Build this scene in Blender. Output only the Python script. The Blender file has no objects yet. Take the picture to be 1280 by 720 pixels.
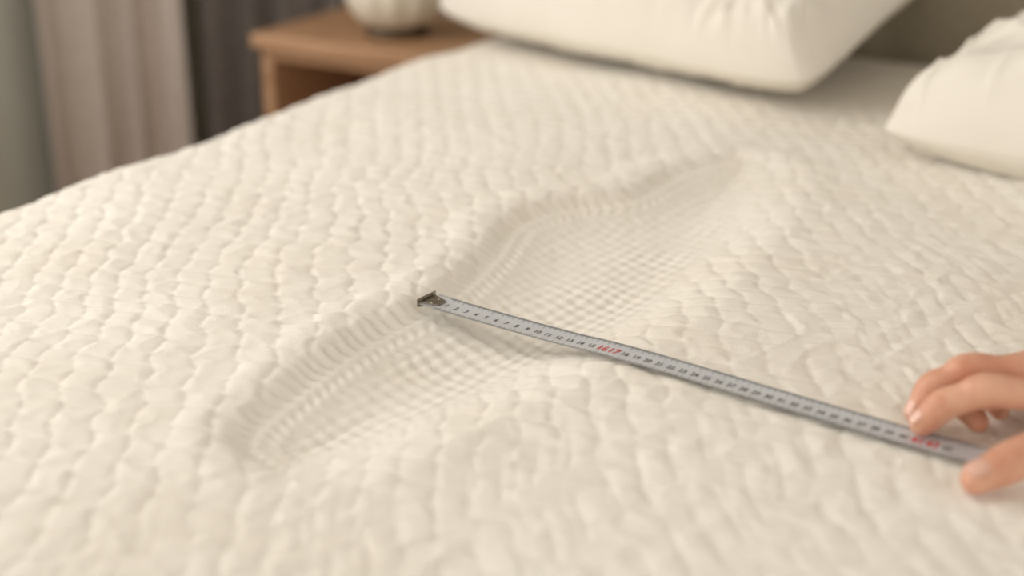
import bpy, math, numpy as np
from mathutils import Vector, Matrix
rng=np.random.RandomState(7)
D=bpy.data; C=bpy.context
ZB=0.60            # top of mattress
# ------------------------------------------------------------------ helpers
def lin(c):
    return tuple(((v/255.)/12.92 if v/255.<=0.04045 else ((v/255.+0.055)/1.055)**2.4) for v in c)+(1.,)
def mat(name,col,rough=0.6,noise=0,scale=20,bump=0,bscale=200,metal=0,sheen=0,col2=None,stretch=None,sss=0,bdist=0.001,spec=0.5):
    m=D.materials.new(name); m.use_nodes=True; nt=m.node_tree; b=nt.nodes['Principled BSDF']
    c1=lin(col); b.inputs['Base Color'].default_value=c1; b.inputs['Roughness'].default_value=rough
    b.inputs['Metallic'].default_value=metal; b.inputs['Specular IOR Level'].default_value=spec
    if sheen: b.inputs['Sheen Weight'].default_value=sheen
    if sss:
        b.inputs['Subsurface Weight'].default_value=sss; b.inputs['Subsurface Radius'].default_value=(0.012,0.004,0.002); b.inputs['Subsurface Scale'].default_value=1.0
    tc=nt.nodes.new('ShaderNodeTexCoord'); mp=nt.nodes.new('ShaderNodeMapping'); nt.links.new(tc.outputs['Object'],mp.inputs['Vector'])
    if stretch: mp.inputs['Scale'].default_value=stretch
    if col2 is not None:
        n=nt.nodes.new('ShaderNodeTexNoise'); n.inputs['Scale'].default_value=scale; n.inputs['Detail'].default_value=5
        r=nt.nodes.new('ShaderNodeValToRGB'); r.color_ramp.elements[0].color=c1; r.color_ramp.elements[1].color=lin(col2)
        r.color_ramp.elements[0].position=0.35; r.color_ramp.elements[1].position=0.65
        nt.links.new(mp.outputs[0],n.inputs['Vector']); nt.links.new(n.outputs['Fac'],r.inputs[0]); nt.links.new(r.outputs[0],b.inputs['Base Color'])
    if bump:
        n2=nt.nodes.new('ShaderNodeTexNoise'); n2.inputs['Scale'].default_value=bscale; n2.inputs['Detail'].default_value=4
        bp=nt.nodes.new('ShaderNodeBump'); bp.inputs['Strength'].default_value=bump; bp.inputs['Distance'].default_value=bdist
        nt.links.new(mp.outputs[0],n2.inputs['Vector']); nt.links.new(n2.outputs['Fac'],bp.inputs['Height']); nt.links.new(bp.outputs[0],b.inputs['Normal'])
    return m
def mesh_obj(name,verts,faces,mats=(),smooth=True,parent=None,fm=None):
    me=D.meshes.new(name); me.from_pydata([tuple(v) for v in verts],[],[tuple(f) for f in faces]); me.update()
    for m in mats: me.materials.append(m)
    if smooth: me.polygons.foreach_set('use_smooth',[True]*len(me.polygons))
    if fm is not None: me.polygons.foreach_set('material_index',fm)
    o=D.objects.new(name,me); C.collection.objects.link(o)
    if parent: o.parent=parent
    return o
def grid_mesh(name,P,mats,closed_u=False,parent=None):
    n,m,_=P.shape
    me=D.meshes.new(name); nv=n*m
    me.vertices.add(nv); me.vertices.foreach_set('co',P.reshape(-1).astype(np.float32))
    I=np.arange(nv).reshape(n,m)
    if closed_u: J=np.vstack([I,I[:1]])
    else: J=I
    q=np.stack([J[:-1,:-1],J[1:,:-1],J[1:,1:],J[:-1,1:]],-1).reshape(-1,4)
    nf=len(q); me.loops.add(nf*4); me.loops.foreach_set('vertex_index',q.reshape(-1).astype(np.int32))
    me.polygons.add(nf); me.polygons.foreach_set('loop_start',np.arange(nf,dtype=np.int32)*4)
    me.update(calc_edges=True); me.polygons.foreach_set('use_smooth',np.ones(nf,dtype=bool))
    for x in mats: me.materials.append(x)
    me.validate()
    o=D.objects.new(name,me); C.collection.objects.link(o)
    if parent: o.parent=parent
    return o
def boxes(name,bl,mats,bevel=0.003,parent=None,fm=None):
    V=[];F=[];M=[]
    for k,(x0,x1,y0,y1,z0,z1) in enumerate(bl):
        b=len(V)
        V+=[(x0,y0,z0),(x1,y0,z0),(x1,y1,z0),(x0,y1,z0),(x0,y0,z1),(x1,y0,z1),(x1,y1,z1),(x0,y1,z1)]
        F+=[(b,b+3,b+2,b+1),(b+4,b+5,b+6,b+7),(b,b+1,b+5,b+4),(b+1,b+2,b+6,b+5),(b+2,b+3,b+7,b+6),(b+3,b,b+4,b+7)]
        M+=[fm[k] if fm else 0]*6
    o=mesh_obj(name,V,F,mats,smooth=False,parent=parent,fm=M)
    if bevel:
        md=o.modifiers.new('bevel','BEVEL'); md.width=bevel; md.segments=2
    return o
def empty(name,loc=(0,0,0)):
    e=D.objects.new(name,None); e.location=loc; C.collection.objects.link(e); e.empty_display_size=0.05; return e
def lathe(name,prof,mats,seg=64,parent=None,loc=(0,0,0),rib=0,nrib=0):
    P=np.zeros((seg,len(prof),3))
    for i in range(seg):
        a=2*math.pi*i/seg
        for j,(r,z) in enumerate(prof):
            rr=r*(1+rib*math.cos(nrib*a)) if rib else r
            P[i,j]=(loc[0]+rr*math.cos(a),loc[1]+rr*math.sin(a),loc[2]+z)
    return grid_mesh(name,P,mats,closed_u=True,parent=parent)
NG=[rng.rand(256,256) for _ in range(6)]
def vnoise(x,y,s,k=0):
    """smooth value noise, -1..1, wavelength s"""
    g=NG[k%6]; x=x/s+37.3*k+100; y=y/s+11.7*k+100
    xi=np.floor(x).astype(int); yi=np.floor(y).astype(int); fx=x-xi; fy=y-yi
    fx=fx*fx*(3-2*fx); fy=fy*fy*(3-2*fy)
    a=g[xi%256,yi%256]; b=g[(xi+1)%256,yi%256]; c=g[xi%256,(yi+1)%256]; d=g[(xi+1)%256,(yi+1)%256]
    return ((a*(1-fx)+b*fx)*(1-fy)+(c*(1-fx)+d*fx)*fy)*2-1
def sstep(x): x=np.clip(x,0,1); return x*x*(3-2*x)
def catmull(pts,n=10,closed=False):
    pts=np.array(pts,float); N=len(pts); out=[]
    rngi=range(N) if closed else range(N-1)
    for i in rngi:
        if closed: p0,p1,p2,p3=pts[(i-1)%N],pts[i],pts[(i+1)%N],pts[(i+2)%N]
        else: p0,p1,p2,p3=pts[max(i-1,0)],pts[i],pts[i+1],pts[min(i+2,N-1)]
        for k in range(n):
            t=k/n
            out.append(0.5*((2*p1)+(-p0+p2)*t+(2*p0-5*p1+4*p2-p3)*t*t+(-p0+3*p1-3*p2+p3)*t**3))
    if not closed: out.append(pts[-1])
    return np.array(out)
# ------------------------------------------------------------------ materials
M_quilt=mat('quilted_cotton',(243,238,228),0.95,col2=(240,233,221),scale=9,bump=0.4,bscale=700,sheen=0.1,bdist=0.0012,spec=0.1)
M_pillow=mat('pillow_cotton',(234,228,217),0.95,col2=(229,222,210),scale=6,bump=0.25,bscale=500,sheen=0.05,spec=0.1)
M_wall=mat('wall_paint',(214,215,204),0.9,col2=(208,209,198),scale=4,bump=0.1,bscale=150)
M_wallb=mat('wall_paint_head',(158,150,134),0.9,col2=(152,144,128),scale=4,bump=0.1,bscale=150)
M_ceil=mat('ceiling_paint',(235,232,225),0.9)
M_trim=mat('trim_paint',(228,225,216),0.5)
M_wood=mat('oak_wood',(186,146,112),0.5,col2=(164,124,90),scale=6,stretch=(1,9,9),bump=0.1,bscale=60)
M_floor=mat('floor_wood',(140,105,76),0.45,col2=(112,82,58),scale=5,stretch=(10,1,1),bump=0.1,bscale=40)
M_curt=mat('curtain_linen',(232,221,212),0.95,col2=(226,214,205),scale=30,bump=0.3,bscale=300)
M_curtd=mat('curtain_shade_tint',(118,110,104),0.95,col2=(108,101,96),scale=30,bump=0.3,bscale=300)  # shade of the curtain's right part, put into a dark base colour
M_head=mat('headboard_fabric',(174,163,142),0.95,col2=(166,156,135),scale=60,bump=0.4,bscale=400)
M_cer=mat('ceramic_glaze',(226,217,200),0.35,col2=(212,202,182),scale=12)
M_bronze=mat('dark_bronze',(96,82,66),0.45,metal=0.6)
M_shade=mat('lamp_shade_linen',(232,222,200),0.9)
M_tape=mat('tape_steel_paint',(214,216,219),0.35,metal=0.2,bump=0.08,bscale=300,col2=(206,208,212),scale=40)
M_ink=mat('tape_ink_black',(76,76,80),0.6)
M_red=mat('tape_ink_red',(212,50,42),0.6)
M_steel=mat('hook_steel',(150,143,130),0.25,metal=0.9)
M_skin=mat('skin',(224,174,146),0.5,col2=(206,144,116),scale=35,bump=0.5,bscale=160,sss=0.15,bdist=0.002)
M_nail=mat('fingernail',(228,182,162),0.3)
M_sleeve=mat('sleeve_knit',(222,214,200),0.95,bump=0.5,bscale=300)
# ------------------------------------------------------------------ dent outline (bed coordinates, metres)
dent=[(-.562,.645),(-.584,.672),(-.596,.737),(-.602,.841),(-.592,.943),(-.608,1.050),(-.632,1.149),(-.612,1.220),(-.567,1.282),
(-.553,1.385),(-.509,1.466),(-.445,1.428),(-.417,1.312),(-.405,1.170),(-.395,1.042),(-.408,.940),(-.433,.851),(-.458,.755),(-.480,.678),(-.514,.638)]
OUT=catmull(dent,8,True)
segA=OUT; segB=np.roll(OUT,-1,0); segL=np.linalg.norm(segB-segA,axis=1); cum=np.concatenate([[0],np.cumsum(segL)[:-1]])
def dent_field(X,Y):
    """signed distance (inside +), arclength and nearest-point x of the outline"""
    x=X.ravel(); y=Y.ravel(); best=np.full(x.shape,9.); S=np.zeros_like(x); ins=np.zeros(x.shape,bool); nx=np.zeros_like(x)
    for a,b,l,c in zip(segA,segB,segL,cum):
        d=(b-a); t=np.clip(((x-a[0])*d[0]+(y-a[1])*d[1])/(l*l),0,1)
        px=a[0]+t*d[0]; py=a[1]+t*d[1]; r=np.hypot(x-px,y-py); m=r<best
        best[m]=r[m]; S[m]=(c+t*l)[m]; nx[m]=px[m]
        cr=((a[1]>y)!=(b[1]>y)); 
        if abs(d[1])>1e-9:
            xi=a[0]+(y-a[1])*d[0]/d[1]; ins^=(cr&(x<xi))
    return np.where(ins,best,-best).reshape(X.shape),S.reshape(X.shape),nx.reshape(X.shape)
def centre_x(y): return np.interp(y,[.6,.75,.95,1.1,1.2,1.35,1.46],[-.53,-.54,-.51,-.52,-.52,-.48,-.48])
def soft_cells(a,b):
    """smooth staggered dimples 0..1"""
    return .5+.5*np.cos(2*np.pi*a+np.pi*.5*np.sin(np.pi*b))*np.cos(2*np.pi*b*.5)
def dots(a,b):
    """diamond lattice of small bumps 0..1"""
    return (.5+.5*np.cos(2*np.pi*a)*np.cos(2*np.pi*b))
def hsh(a,b):
    h=np.sin(a*12.9898+b*78.233)*43758.5453; return h-np.floor(h)
def quilt(X,Y):
    """stepped quilting: wavy stitched rows, every column stepped against the next; toward the right it turns to a soft herringbone"""
    ang=math.radians(28.7+3)
    wx=X+0.013*vnoise(X,Y,.13,0)+0.0028*vnoise(X,Y,.028,1)+.0007*vnoise(X,Y,.010,2); wy=Y+0.013*vnoise(X,Y,.13,2)+0.0034*vnoise(X,Y,.028,3)+.0008*vnoise(X,Y,.010,4)
    U0=(wx*math.cos(ang)+wy*math.sin(ang)); V0=(-wx*math.sin(ang)+wy*math.cos(ang))
    u=U0/.0270+200; v=V0/.0290+200
    u=u+.08*np.sin(v*np.pi)
    i=np.floor(u); fu=(u-i)*2-1
    v=v+.44*i+.10*fu
    j=np.floor(v); fv=(v-j)*2-1
    da=(1-np.abs(fu))*.5; db=(1-np.abs(fv))*.5
    sv=.66+.36*vnoise(X,Y,.035,1)
    sh=.80+.25*hsh(i,np.round(v)+7)
    ev=np.exp(-(da/.085)**1.3); eh=np.exp(-(db/.095)**1.3)
    amp=(.88+.24*hsh(i,j))
    pil=(1-np.abs(fu)**2.4)*(1-np.abs(fv)**2.0)
    A1=.60*(1-np.clip(sv,.2,1)*ev)*(1-np.clip(sh,0,1)*eh)+.42*pil*amp
    # herringbone
    u=U0/.0225+200; v=V0/.0225+200; i=np.floor(u); j=np.floor(v); fu=u-i; fv=v-j; k=(i-j)%4
    long_=np.where(k==0,fu/2,np.where(k==1,(fu+1)/2,np.where(k==3,fv/2,(fv+1)/2)))*2-1
    short=np.where(k<=1,fv,fu)*2-1
    da=(1-np.abs(short))*.5; db=(1-np.abs(long_)); d=1/(1/np.maximum(da,1e-4)**2.5+1/np.maximum(db,1e-4)**2.5)**.4
    A2=(0.6*(1-np.exp(-(d/.12)**1.3))+.40*(1-np.abs(short)**2)*(1-np.abs(long_)**2.5))
    b=.62*sstep((X-.35*(Y-1.0)+.42+.10*vnoise(X,Y,.2,5))/.20)
    return A1*(1-b)+A2*b*1.1
def surface(X,Y):
    """height offset of the mattress top at bed position X,Y"""
    H=quilt(X,Y); fade=1-sstep((Y-1.70)/.08)
    rid=1-np.abs(vnoise(X*0.6+Y*.35,Y*1.3-X*.5,.016,5)); rid2=1-np.abs(vnoise(X*1.1-Y*.3,Y*1.1+X*.4,.027,2))
    wr=0.0008*rid**2+.0010*rid2**2
    big=0.005*vnoise(X,Y,.30,1)+0.003*vnoise(X,Y,.12,3)
    Z=0.0019*H*fade+wr*(.3+.7*fade)+big
    sub=(X>-.80)&(X<-.25)&(Y>.5)&(Y<1.6)
    if sub.any():
        xs=X[sub]; ys=Y[sub]; d,S,nx=dent_field(xs,ys)
        side=sstep((nx-centre_x(ys))/.10+.5)         # 0 left rim, 1 right rim
        tl=.46*sstep((d+.010)/.024)+.54*sstep((d+.006)/.080)
        tr=sstep((d+.034)/.115)
        t=tl*(1-side)+tr*side
        ter=(.0016*np.exp(-((d-.017)/.0048)**2)+.0009*np.exp(-((d-.030)/.0048)**2))*(1-side)
        depth=0.0200*(0.85+.15*sstep((ys-.6)/.3))*(1-.25*sstep((ys-1.25)/.2))
        lip=0.0034*np.exp(-((d+0.026)/.018)**2)*(1-.7*side)
        inn=sstep((d+0.006)/.020)*(1-side)+side*sstep((d-.005)/.04)
        sw=S+.002*vnoise(xs,ys,.03,1); 
        rim=soft_cells(sw/.0125,(d+.0015*vnoise(xs,ys,.04,3))/.0125)
        cx=xs+.004*vnoise(xs,ys,.04,2); cy=ys+.004*vnoise(xs,ys,.04,4)
        a=math.radians(28.7); ce=dots((cx*math.cos(a)+cy*math.sin(a))/.0175,(-cx*math.sin(a)+cy*math.cos(a))/.0230)
        m=sstep((d-.030)/.020)
        ple=.0012*np.sin(sw/.0125*2*math.pi+1.5*vnoise(xs,ys,.05,0))*np.exp(-((d-.005)/.010)**2)*(1-side)*(.6+.6*vnoise(xs,ys,.07,2))
        fine=rim*(1-m)*0.0016*(1-.3*side)+ce*m*0.0018*(1+.5*vnoise(xs,ys,.05,0))
        zz=Z[sub]-big[sub]
        zz=zz*(1-inn*.75)+fine*inn - depth*t + lip + ter + ple+ big[sub]*(1-.5*inn)
        Z=Z.copy(); Z[sub]=zz
    return Z
# ------------------------------------------------------------------ bed
bed=empty('bed',(-.36,1.03,0))
bx0,bx1,by0,by1=-1.11,0.39,0.0,2.06
r=0.055; drop=0.24
def prof(L):
    L=np.clip(L,0,r*math.pi/2+drop)
    a=np.clip(L/r,0,math.pi/2); ex=np.maximum(L-r*math.pi/2,0)
    return r*np.sin(a), r*(1-np.cos(a))+ex, a
st=0.0018; over=r*math.pi/2+drop
us=np.concatenate([np.arange(bx0+r-over,bx0-.03,.006),np.arange(bx0-.03,bx1-.02,st),np.arange(bx1-.02,bx1-r+over,.006)])
vs=np.concatenate([np.arange(by0+r-over,.25,.006),np.arange(.25,1.85,st),np.arange(1.85,by1-r+over,.006)])
U,V=np.meshgrid(us,vs,indexing='ij')
cx=np.clip(U,bx0+r,bx1-r); cy=np.clip(V,by0+r,by1-r); ox=U-cx; oy=V-cy; L=np.hypot(ox,oy); Ls=np.maximum(L,1e-9)
ho,dz,a=prof(L); dx=ox/Ls; dy=oy/Ls
Hs=surface(U,V)
nX=dx*np.sin(a); nY=dy*np.sin(a); nZ=np.cos(a)
P=np.stack([cx+dx*ho+nX*Hs, cy+dy*ho+nY*Hs, ZB-dz+nZ*Hs],-1)
P[...,2]-=0.006*sstep((L-0.0)/.05)
mt=grid_mesh('mattress_quilted_pad',P,[M_quilt]); mt.parent=bed; mt.matrix_parent_inverse=Matrix.Translation(-bed.location)
def adopt(o,p): o.parent=p; o.matrix_parent_inverse=Matrix.Translation(-p.location)
adopt(boxes('bed_base',[(bx0+.01,bx1-.01,by0+.01,by1-.01,.12,.33)],[M_head],0.01),bed)
adopt(boxes('bed_legs',[(x,x+.06,y,y+.06,0,.125) for x in(-1.05,.27) for y in(.06,1.9)],[M_wood],0.004),bed)
n1,n2=80,60
Ph=np.zeros((n1,n2,3))
for i in range(n1):
    for j in range(n2):
        u=i/(n1-1);v=j/(n2-1)
        pad=0.05*(1-abs(2*u-1)**14)*(1-abs(2*v-1)**14)*(0.85+.15*min(1,abs(math.sin(u*math.pi*5))*3))
        Ph[i,j]=(bx0+(bx1-bx0)*u,2.135-pad,.15+.85*v)
hbo=grid_mesh('headboard_padding',Ph,[M_head]); adopt(hbo,bed)
adopt(boxes('headboard_panel',[(bx0,bx1,2.125,2.18,.0,1.0)],[M_head],0.008),bed)
# ------------------------------------------------------------------ pillows
def pillow(name,loc,rz,tilt,w,h,T,seed,eu=4.0,roll=0,wk=1.0):
    n,m=300,230; u=np.linspace(-1,1,n); v=np.linspace(-1,1,m); u=np.sign(u)*np.abs(u)**.8; v=np.sign(v)*np.abs(v)**.8
    U,V=np.meshgrid(u,v,indexing='ij')
    cr=(np.abs(U)**5)*(np.abs(V)**5)
    X=w/2*U*(1-.045*(1-V**2)*np.abs(U)**3-.07*cr); Y=h/2*V*(1-.06*(1-U**2)*np.abs(V)**3-.10*cr)
    th=T/2*(1-np.abs(U)**eu)**(.55 if eu>3.5 else .75)*(1-np.abs(V)**3.4)**.55
    th*=(1+.12*vnoise(X+seed,Y,.20,seed))
    e=np.minimum(1-np.abs(U),1-np.abs(V))
    qx=X+.02*vnoise(X,Y,.10,seed); qy=Y+.02*vnoise(X,Y,.10,seed+3)
    def ridge(a,b,s,k): return (1-np.sqrt(vnoise(a,b,s,k)**2+.01))**2.5
    rad=0
    for sx,sy in((-1,-1),(1,-1),(-1,1),(1,1)):
        cxx=qx-sx*w/2; cyy=qy-sy*h/2; th2=np.arctan2(cyy,cxx); rr=np.hypot(cxx,cyy)
        rad=rad+ridge(th2*1.0+seed,rr*.25,.13,seed+1)*np.exp(-(rr/.18)**2)
    wr=.012*rad+ridge(qx*.5+seed+qy*.6,qy*1.5-qx*.5,.085,seed+1)*.015+ridge(qx*1.1-qy*.6,qy*.9+seed+qx*.4,.055,seed+2)*.012+ridge(qx*2.6+seed,qy*.5,.06,seed)*.009*np.exp(-((e-.1)/.18)**2)
    wr*=sstep(e/.12)*wk
    top=np.stack([X,Y,th+wr],-1); bot=np.stack([X,Y,-th*.5-wr*.3],-1)
    Pt=np.concatenate([top,bot[::-1]],0)
    R=Matrix.Translation(loc)@Matrix.Rotation(rz,4,'Z')@Matrix.Rotation(roll,4,'Y')@Matrix.Rotation(tilt,4,'X')
    o=grid_mesh(name,Pt,[M_pillow]); o.matrix_world=R
    return o
pillow('pillow',(-.755,1.915,ZB+.125),math.radians(-17),math.radians(22),.70,.46,.24,1,wk=1.2)
pillow('pillow',(.018,1.632,ZB+.072),math.radians(-17),math.radians(7),.74,.46,.27,3,2.8,math.radians(-3),wk=.9)
# ------------------------------------------------------------------ tape measure
A=Vector((-.581,.921,0)); B=Vector((-.1235,.8605,0)); Ld=(B-A).length; dr=(B-A)/Ld; nr=Vector((-dr.y,dr.x,0)); TW=0.0265
sk=[0,.06,.13,.165,.20,.26,.40,.46]; zk=[.0025,.0020,.0025,.0040,.0047,.0050,.0054,.0058]
cz=catmull(list(zip(sk,zk)),12)
ss=np.linspace(0,Ld,100); tx=A.x+dr.x*ss; ty=A.y+dr.y*ss
big_at=(0.005*vnoise(tx,ty,.30,1)+0.003*vnoise(tx,ty,.12,3))
big_at=np.convolve(np.pad(big_at,20,mode='edge'),np.ones(41)/41,'valid')
big_fn=lambda s:float(np.interp(s,ss,big_at))
def tape(s,t,off=0):
    z=float(np.interp(s,cz[:,0],cz[:,1]))+big_fn(s)
    wob=0.0012*math.sin((s-.1)*14); p=A+dr*s+nr*(t*TW/2+wob)
    return Vector((p.x,p.y,ZB+z+0.0016*t*t+off))
tp=empty('measuring_tape',(A.x,A.y,ZB))
ns,ntt=240,13
Pt=np.array([[tape(Ld*i/(ns-1),-1+2*j/(ntt-1)) for j in range(ntt)] for i in range(ns)])
Pb=Pt.copy(); Pb[...,2]-=0.00025
o=grid_mesh('blade',np.concatenate([Pt,Pb[:,::-1]],1),[M_tape]); adopt(o,tp)
V=[];F=[]
def tick(s,t0,t1,w):
    b=len(V); k=3
    for i in range(k):
        t=t0+(t1-t0)*i/(k-1)
        V.append(tape(s-w/2,t,.00015)); V.append(tape(s+w/2,t,.00015))
    for i in range(k-1): F.append((b+2*i,b+2*i+1,b+2*i+3,b+2*i+2))
mm=int((Ld-.012)*1000)
for i in range(6,mm):
    s=.008+i*.001; ln=.46 if i%10==0 else (.34 if i%5==0 else .22)
    tick(s,-.97,-.97+ln,.00028 if i%5 else .0004); tick(s,.97,.97-ln*.8,.00028 if i%5 else .0004)
ot=mesh_obj('tick_marks',V,F,[M_ink],smooth=False); adopt(ot,tp)
V=[];F=[];FM=[]
for k in range(1,44):
    s0=.008+.010*k
    if s0>Ld-.01: break
    red=k in(16,17,41,42)
    cu=D.curves.new('num','FONT'); cu.body=str(k); cu.size=.0080 if not red else .0118; cu.align_x='CENTER'; cu.align_y='CENTER'; cu.offset=.00010 if not red else .0002
    cu.resolution_u=2
    ob=D.objects.new('num',cu); C.collection.objects.link(ob); C.view_layer.update()
    me=ob.to_mesh(); b=len(V)
    for v in me.vertices: V.append(tape(s0+v.co.x*.8, v.co.y/(TW/2),.0002))
    for p in me.polygons: F.append([b+i for i in p.vertices]); FM.append(1 if red else 0)
    ob.to_mesh_clear(); D.objects.remove(ob); D.curves.remove(cu)
on=mesh_obj('numerals',V,F,[M_ink,M_red],smooth=False,fm=FM); adopt(on,tp)
V=[];F=[]
def plate(s0,s1,t0,t1,off,th):
    b=len(V); a=[(s0,t0),(s1,t0*.6),(s1,t1*.6),(s0,t1)]
    for s,t in a: V.append(tape(max(s,0),t,off)+dr*min(s,0))
    for s,t in a: V.append(tape(max(s,0),t,off+th)+dr*min(s,0))
    F.extend([(b,b+3,b+2,b+1),(b+4,b+5,b+6,b+7),(b,b+1,b+5,b+4),(b+1,b+2,b+6,b+5),(b+2,b+3,b+7,b+6),(b+3,b,b+4,b+7)])
plate(-.002,.013,-.75,.75,.0003,.0009)
plate(-.0032,-.002,-.95,.95,-.004,.0075)
oh=mesh_obj('end_hook',V,F,[M_steel],smooth=False); adopt(oh,tp)
bm=oh.modifiers.new('b','BEVEL'); bm.width=.0005; bm.segments=2
for q,t in enumerate((-.35,.35)):
    c=tape(.007,t,.0012); orv=lathe('rivet_%d'%(q+1),[(0,.0012),(.0012,.001),(.0019,.0004),(.002,-.0005)],[M_steel],16,loc=tuple(c)); adopt(orv,tp)
# ------------------------------------------------------------------ hand
P0=Vector((-.120,.887,ZB+.003)); Rv=Vector((.877,.480,0)); Fv=Vector((-.480,.877,0))
def W(p): return P0+Rv*(p[0]/1000)+Fv*(p[1]/1000)+Vector((0,0,p[2]/1000))
HV=[];HF=[]
def tubeh(pts,rad,n=8,seg=18,flat=1.0,up=Vector((0,0,1))):
    pr=[list(W(p))+[q/1000] for p,q in zip(pts,rad)]
    c=catmull(pr,n); N=len(c)
    tang=np.gradient(c[:,:3],axis=0); 
    cs=[]
    t0=Vector(tang[0]).normalized(); t1=Vector(tang[-1]).normalized()
    for k in range(5,0,-1):
        a=k/5.5*math.pi/2; cs.append((Vector(c[0,:3])-t0*c[0,3]*math.sin(a),c[0,3]*math.cos(a),t0))
    for k in range(N): cs.append((Vector(c[k,:3]),c[k,3],Vector(tang[k]).normalized()))
    for k in range(1,6):
        a=k/5.5*math.pi/2; cs.append((Vector(c[-1,:3])+t1*c[-1,3]*math.sin(a),c[-1,3]*math.cos(a),t1))
    b=len(HV)
    for p,rr,t in cs:
        s=t.cross(up).normalized(); w=s.cross(t).normalized()
        for i in range(seg):
            an=2*math.pi*i/seg; HV.append(p+s*rr*math.cos(an)+w*rr*flat*math.sin(an))
    R=len(cs)
    for k in range(R-1):
        for i in range(seg):
            j=(i+1)%seg; HF.append((b+k*seg+i,b+k*seg+j,b+(k+1)*seg+j,b+(k+1)*seg+i))
    HF.append([b+i for i in range(seg)][::-1]); HF.append([b+(R-1)*seg+i for i in range(seg)])
idx=[(34,2,36),(-11,5,38),(-35,8,27),(-48,9,12)]
mid=[(31,26,41),(-14,32,40),(-36,33,27),(-46,28,10)]
rin=[(36,48,36),(0,50,30),(-14,32,16),(-8,18,9)]
pin=[(44,68,28),(19,68,24),(9,50,12),(13,36,8)]
thu=[(86,-6,34),(50,-30,29),(0,-52,22),(-34,-63,10.5)]
def finger(j,rs):
    p=[np.array(q,float) for q in j]; pts=[p[0],(p[0]+p[1])/2,p[1],(p[1]+p[2])/2,p[2],(p[2]+p[3])/2,p[3]]
    tubeh(pts,rs)
finger(idx,[13.5,11.4,12.3,10.4,10.9,10.2,8.6]); finger(mid,[13.5,11.4,12.4,10.5,10.9,10.2,8.6])
finger(rin,[12,10.4,10.8,9.4,9.5,9.0,7.6]); finger(pin,[10.5,9,9.3,8.1,8.1,7.7,6.5])
finger(thu,[15,14.5,13.8,12.2,13.1,12.7,9.6])
wr=(112,32,48)
for q,rr in ((idx,12.5),(mid,13),(rin,12.5),(pin,11.5)):
    a=np.array(q[0]); b=np.array(wr)+np.array([0,(a[1]-38)*.35,0]); tubeh([a,a*.6+b*.4,b],[rr-1,rr+2,rr+4])
tubeh([thu[1],(78,0,34),(106,22,46)],[13,17,17]); tubeh([(48,22,30),(76,32,36),(106,36,46)],[13,17,18]); tubeh([(54,52,27),(81,50,34),(106,42,46)],[13,15,17])
tubeh([wr,(158,46,60),(238,64,86),(338,88,118)],[24,26,34,40],flat=.8)
hand=mesh_obj('hand',HV,HF,[M_skin])
rm=hand.modifiers.new('rm','REMESH'); rm.mode='VOXEL'; rm.voxel_size=0.0012; rm.use_smooth_shade=True
sm=hand.modifiers.new('sm','SMOOTH'); sm.factor=.6; sm.iterations=5
def nail(name,j,wid,up):
    b=W(j[2]); t=W(j[3]); ax=(t-b).normalized(); s=ax.cross(up).normalized(); w=s.cross(ax).normalized()
    if w.dot(up)<0: w=-w
    n=9; rr=wid/1000; P=np.zeros((n,n,3)); c=t-ax*.002
    for i in range(n):
        for k in range(n):
            u=-1+2*i/(n-1); v=-1+2*k/(n-1); uu=u*math.sqrt(1-.45*v*v)
            an=uu*.75; p=c+ax*(v*.0065)+s*(rr*math.sin(an))+w*(rr*math.cos(an)+.0002-.0012*max(v,0)**2)
            P[i,k]=p
    o=grid_mesh(name,P,[M_nail]); o.parent=hand
    sd=o.modifiers.new('s','SOLIDIFY'); sd.thickness=.0005
nail('nail_index',idx,9.2,Vector((-.6*.877,-.6*.48,.8))); nail('nail_middle',mid,9.2,Vector((-.6*.877,-.6*.48,.8)))
nail('nail_thumb',thu,10.8,Vector((-.1,-.2,1)))
HV=[];HF=[]
tubeh([(185,51,68),(190,52,70),(250,66,88),(350,90,121)],[30,33,40,46],seg=32,flat=.85)
sl=mesh_obj('sleeve',HV,HF,[M_sleeve]); sl.parent=hand
# ------------------------------------------------------------------ nightstand
nsd=empty('nightstand',(-1.36,2.05,0))
x0,x1,y0,y1=-1.56,-1.17,1.91,2.215
adopt(boxes('tabletop',[(x0,x1,y0,y1,.525,.55)],[M_wood],0.005),nsd)
i0,i1,j0,j1=x0+.012,x1-.012,y0+.015,y1-.005
adopt(boxes('carcass',[(i0,i0+.022,j0,j1,.08,.525),(i1-.022,i1,j0,j1,.08,.525),(i0+.022,i1-.022,j1-.012,j1,.08,.525),(i0+.022,i1-.022,j0,j1-.012,.33,.35),
 (i0+.022,i1-.022,j0,j1-.012,.08,.1),(i0+.022,i1-.022,j0,j0+.02,.505,.525)],[M_wood],0.002),nsd)
adopt(boxes('drawer_front',[(i0+.025,i1-.025,j0-.004,j0+.016,.104,.326)],[M_wood],0.003),nsd)
adopt(boxes('legs',[(x,x+.035,y,y+.035,0,.08) for x in(i0,i1-.035) for y in(j0,j1-.035)],[M_wood],0.003),nsd)
kb=lathe('drawer_knob',[(0,.0),(.012,.0),(.014,.008),(.008,.018),(.006,.026)],[M_bronze],24); kb.rotation_euler=(math.radians(-90),0,0); kb.location=(-1.365,j0-.03,.215); adopt(kb,nsd)
lx,ly=-1.335,2.03; lp=empty('table_lamp',(lx,ly,.55))
adopt(lathe('foot',[(0,0),(.052,0),(.054,.006),(.050,.014),(.042,.018),(0,.018)],[M_bronze],loc=(lx,ly,.55)),lp)
adopt(lathe('ceramic_body',[(.042,.016),(.058,.022),(.076,.04),(.086,.065),(.084,.09),(.068,.12),(.045,.145),(.026,.165),(.02,.185),(.026,.195),(.0,.2)],[M_cer],96,loc=(lx,ly,.55),rib=.03,nrib=12),lp)
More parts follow.
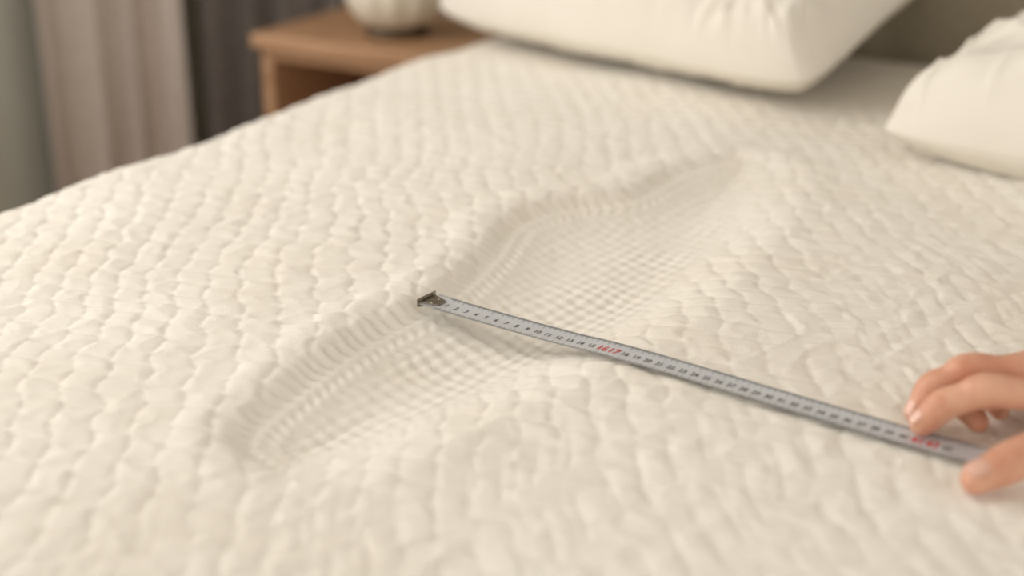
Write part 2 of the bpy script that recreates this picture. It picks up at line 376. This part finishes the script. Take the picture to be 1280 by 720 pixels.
adopt(lathe('stem',[(.006,.19),(.006,.30),(0,.30)],[M_bronze],16,loc=(lx,ly,.55)),lp)
adopt(lathe('shade',[(.13,.27),(.128,.27),(.09,.45),(.092,.45),(.132,.27)],[M_shade],64,loc=(lx,ly,.55)),lp)
# ------------------------------------------------------------------ curtains
def curtain(name,path,m,amp,wl,seed):
    c=catmull(path,60); L=np.concatenate([[0],np.cumsum(np.linalg.norm(np.diff(c,axis=0),axis=1))])
    s=np.linspace(0,L[-1],260); x=np.interp(s,L,c[:,0]); y=np.interp(s,L,c[:,1]); tx=np.gradient(x,s); ty=np.gradient(y,s); q=np.hypot(tx,ty); nx,ny=ty/q,-tx/q
    zs=np.linspace(.02,2.42,60); P=np.zeros((260,60,3))
    for j,z in enumerate(zs):
        ph=s/wl*2*math.pi+.7*np.sin(s*23+seed)+.25*math.sin(z*2.1+seed)
        a=amp*(np.sin(ph)+.25*np.sin(2.3*ph+seed))*(.8+.25*math.sin(z*1.3+seed))
        P[:,j,0]=x+nx*a; P[:,j,1]=y+ny*a; P[:,j,2]=z
    o=grid_mesh(name,P,[m]); sd=o.modifiers.new('s','SOLIDIFY'); sd.thickness=.002
    return o
curtain('linen_curtain',[(-2.10,1.93),(-2.10,2.03),(-2.09,2.12),(-2.05,2.20),(-2.0,2.24)],M_curt,.022,.105,1)
curtain('shade_tinted_curtain',[(-1.98,2.285),(-1.9,2.285),(-1.8,2.285),(-1.62,2.285)],M_curtd,.028,.11,2)  # right panel, dark by its colour to stand in for shade
boxes('curtain_rod',[(-2.115,-2.095,-.6,2.3,2.43,2.45)],[M_bronze],.004)
# ------------------------------------------------------------------ room
XL,YB=-2.2,2.35
boxes('floor',[(XL-.12,2.6,-2.2,YB+.12,-.1,0)],[M_floor],0)
boxes('ceiling',[(XL-.12,2.6,-2.2,YB+.12,2.6,2.7)],[M_ceil],0)
wy0,wy1,wz0,wz1=-.5,1.55,.75,2.25
boxes('wall_left',[(XL-.12,XL,-2.2,wy0,0,2.6),(XL-.12,XL,wy1,YB,0,2.6),(XL-.12,XL,wy0,wy1,0,wz0),(XL-.12,XL,wy0,wy1,wz1,2.6)],[M_wall],0)
boxes('wall_back',[(XL-.12,2.6,YB,YB+.12,0,2.6)],[M_wallb],0)
fw=.05; xm0,xm1=XL-.09,XL-.03; ym=(wy0+wy1)/2
boxes('window_1',[(xm0,xm1,wy0,wy0+fw,wz0,wz1),(xm0,xm1,wy1-fw,wy1,wz0,wz1),(xm0,xm1,wy0+fw,wy1-fw,wz0,wz0+fw),(xm0,xm1,wy0+fw,wy1-fw,wz1-fw,wz1),(xm0,xm1,ym-.025,ym+.025,wz0+fw,wz1-fw),
 (XL-.1,XL+.04,wy0-.04,wy1+.04,wz0-.03,wz0)],[M_trim],.004)
boxes('baseboard_left',[(XL,XL+.015,-2.2,YB,0,.09)],[M_trim],.003)
boxes('baseboard_back',[(XL+.015,2.6,YB-.015,YB,0,.09)],[M_trim],.003)
# ------------------------------------------------------------------ light
def area(name,loc,rot,sx,sy,p,col):
    l=D.lights.new(name,'AREA'); l.shape='RECTANGLE'; l.size=sx; l.size_y=sy; l.energy=p; l.color=col
    o=D.objects.new(name,l); o.location=loc; o.rotation_euler=rot; C.collection.objects.link(o); return o
area('window_daylight',(XL-.02,ym,(wz0+wz1)/2),(0,math.radians(-90),0),wz1-wz0,wy1-wy0,32,(1,.972,.935))
w=D.worlds.new('world'); C.scene.world=w; w.use_nodes=True
w.node_tree.nodes['Background'].inputs[0].default_value=(1,.962,.916,1); w.node_tree.nodes['Background'].inputs[1].default_value=1.15
# ------------------------------------------------------------------ camera
cam=D.cameras.new('camera'); cam.lens=50; cam.sensor_width=36; co=D.objects.new('camera',cam); C.collection.objects.link(co)
co.location=(0,0,ZB+.45); co.rotation_euler=(math.radians(90-21.8),0,math.radians(28.7))
cam.dof.use_dof=True; cam.dof.focus_distance=1.13; cam.dof.aperture_fstop=2.2; cam.clip_start=.01
C.scene.camera=co
C.scene.view_settings.view_transform='Standard'
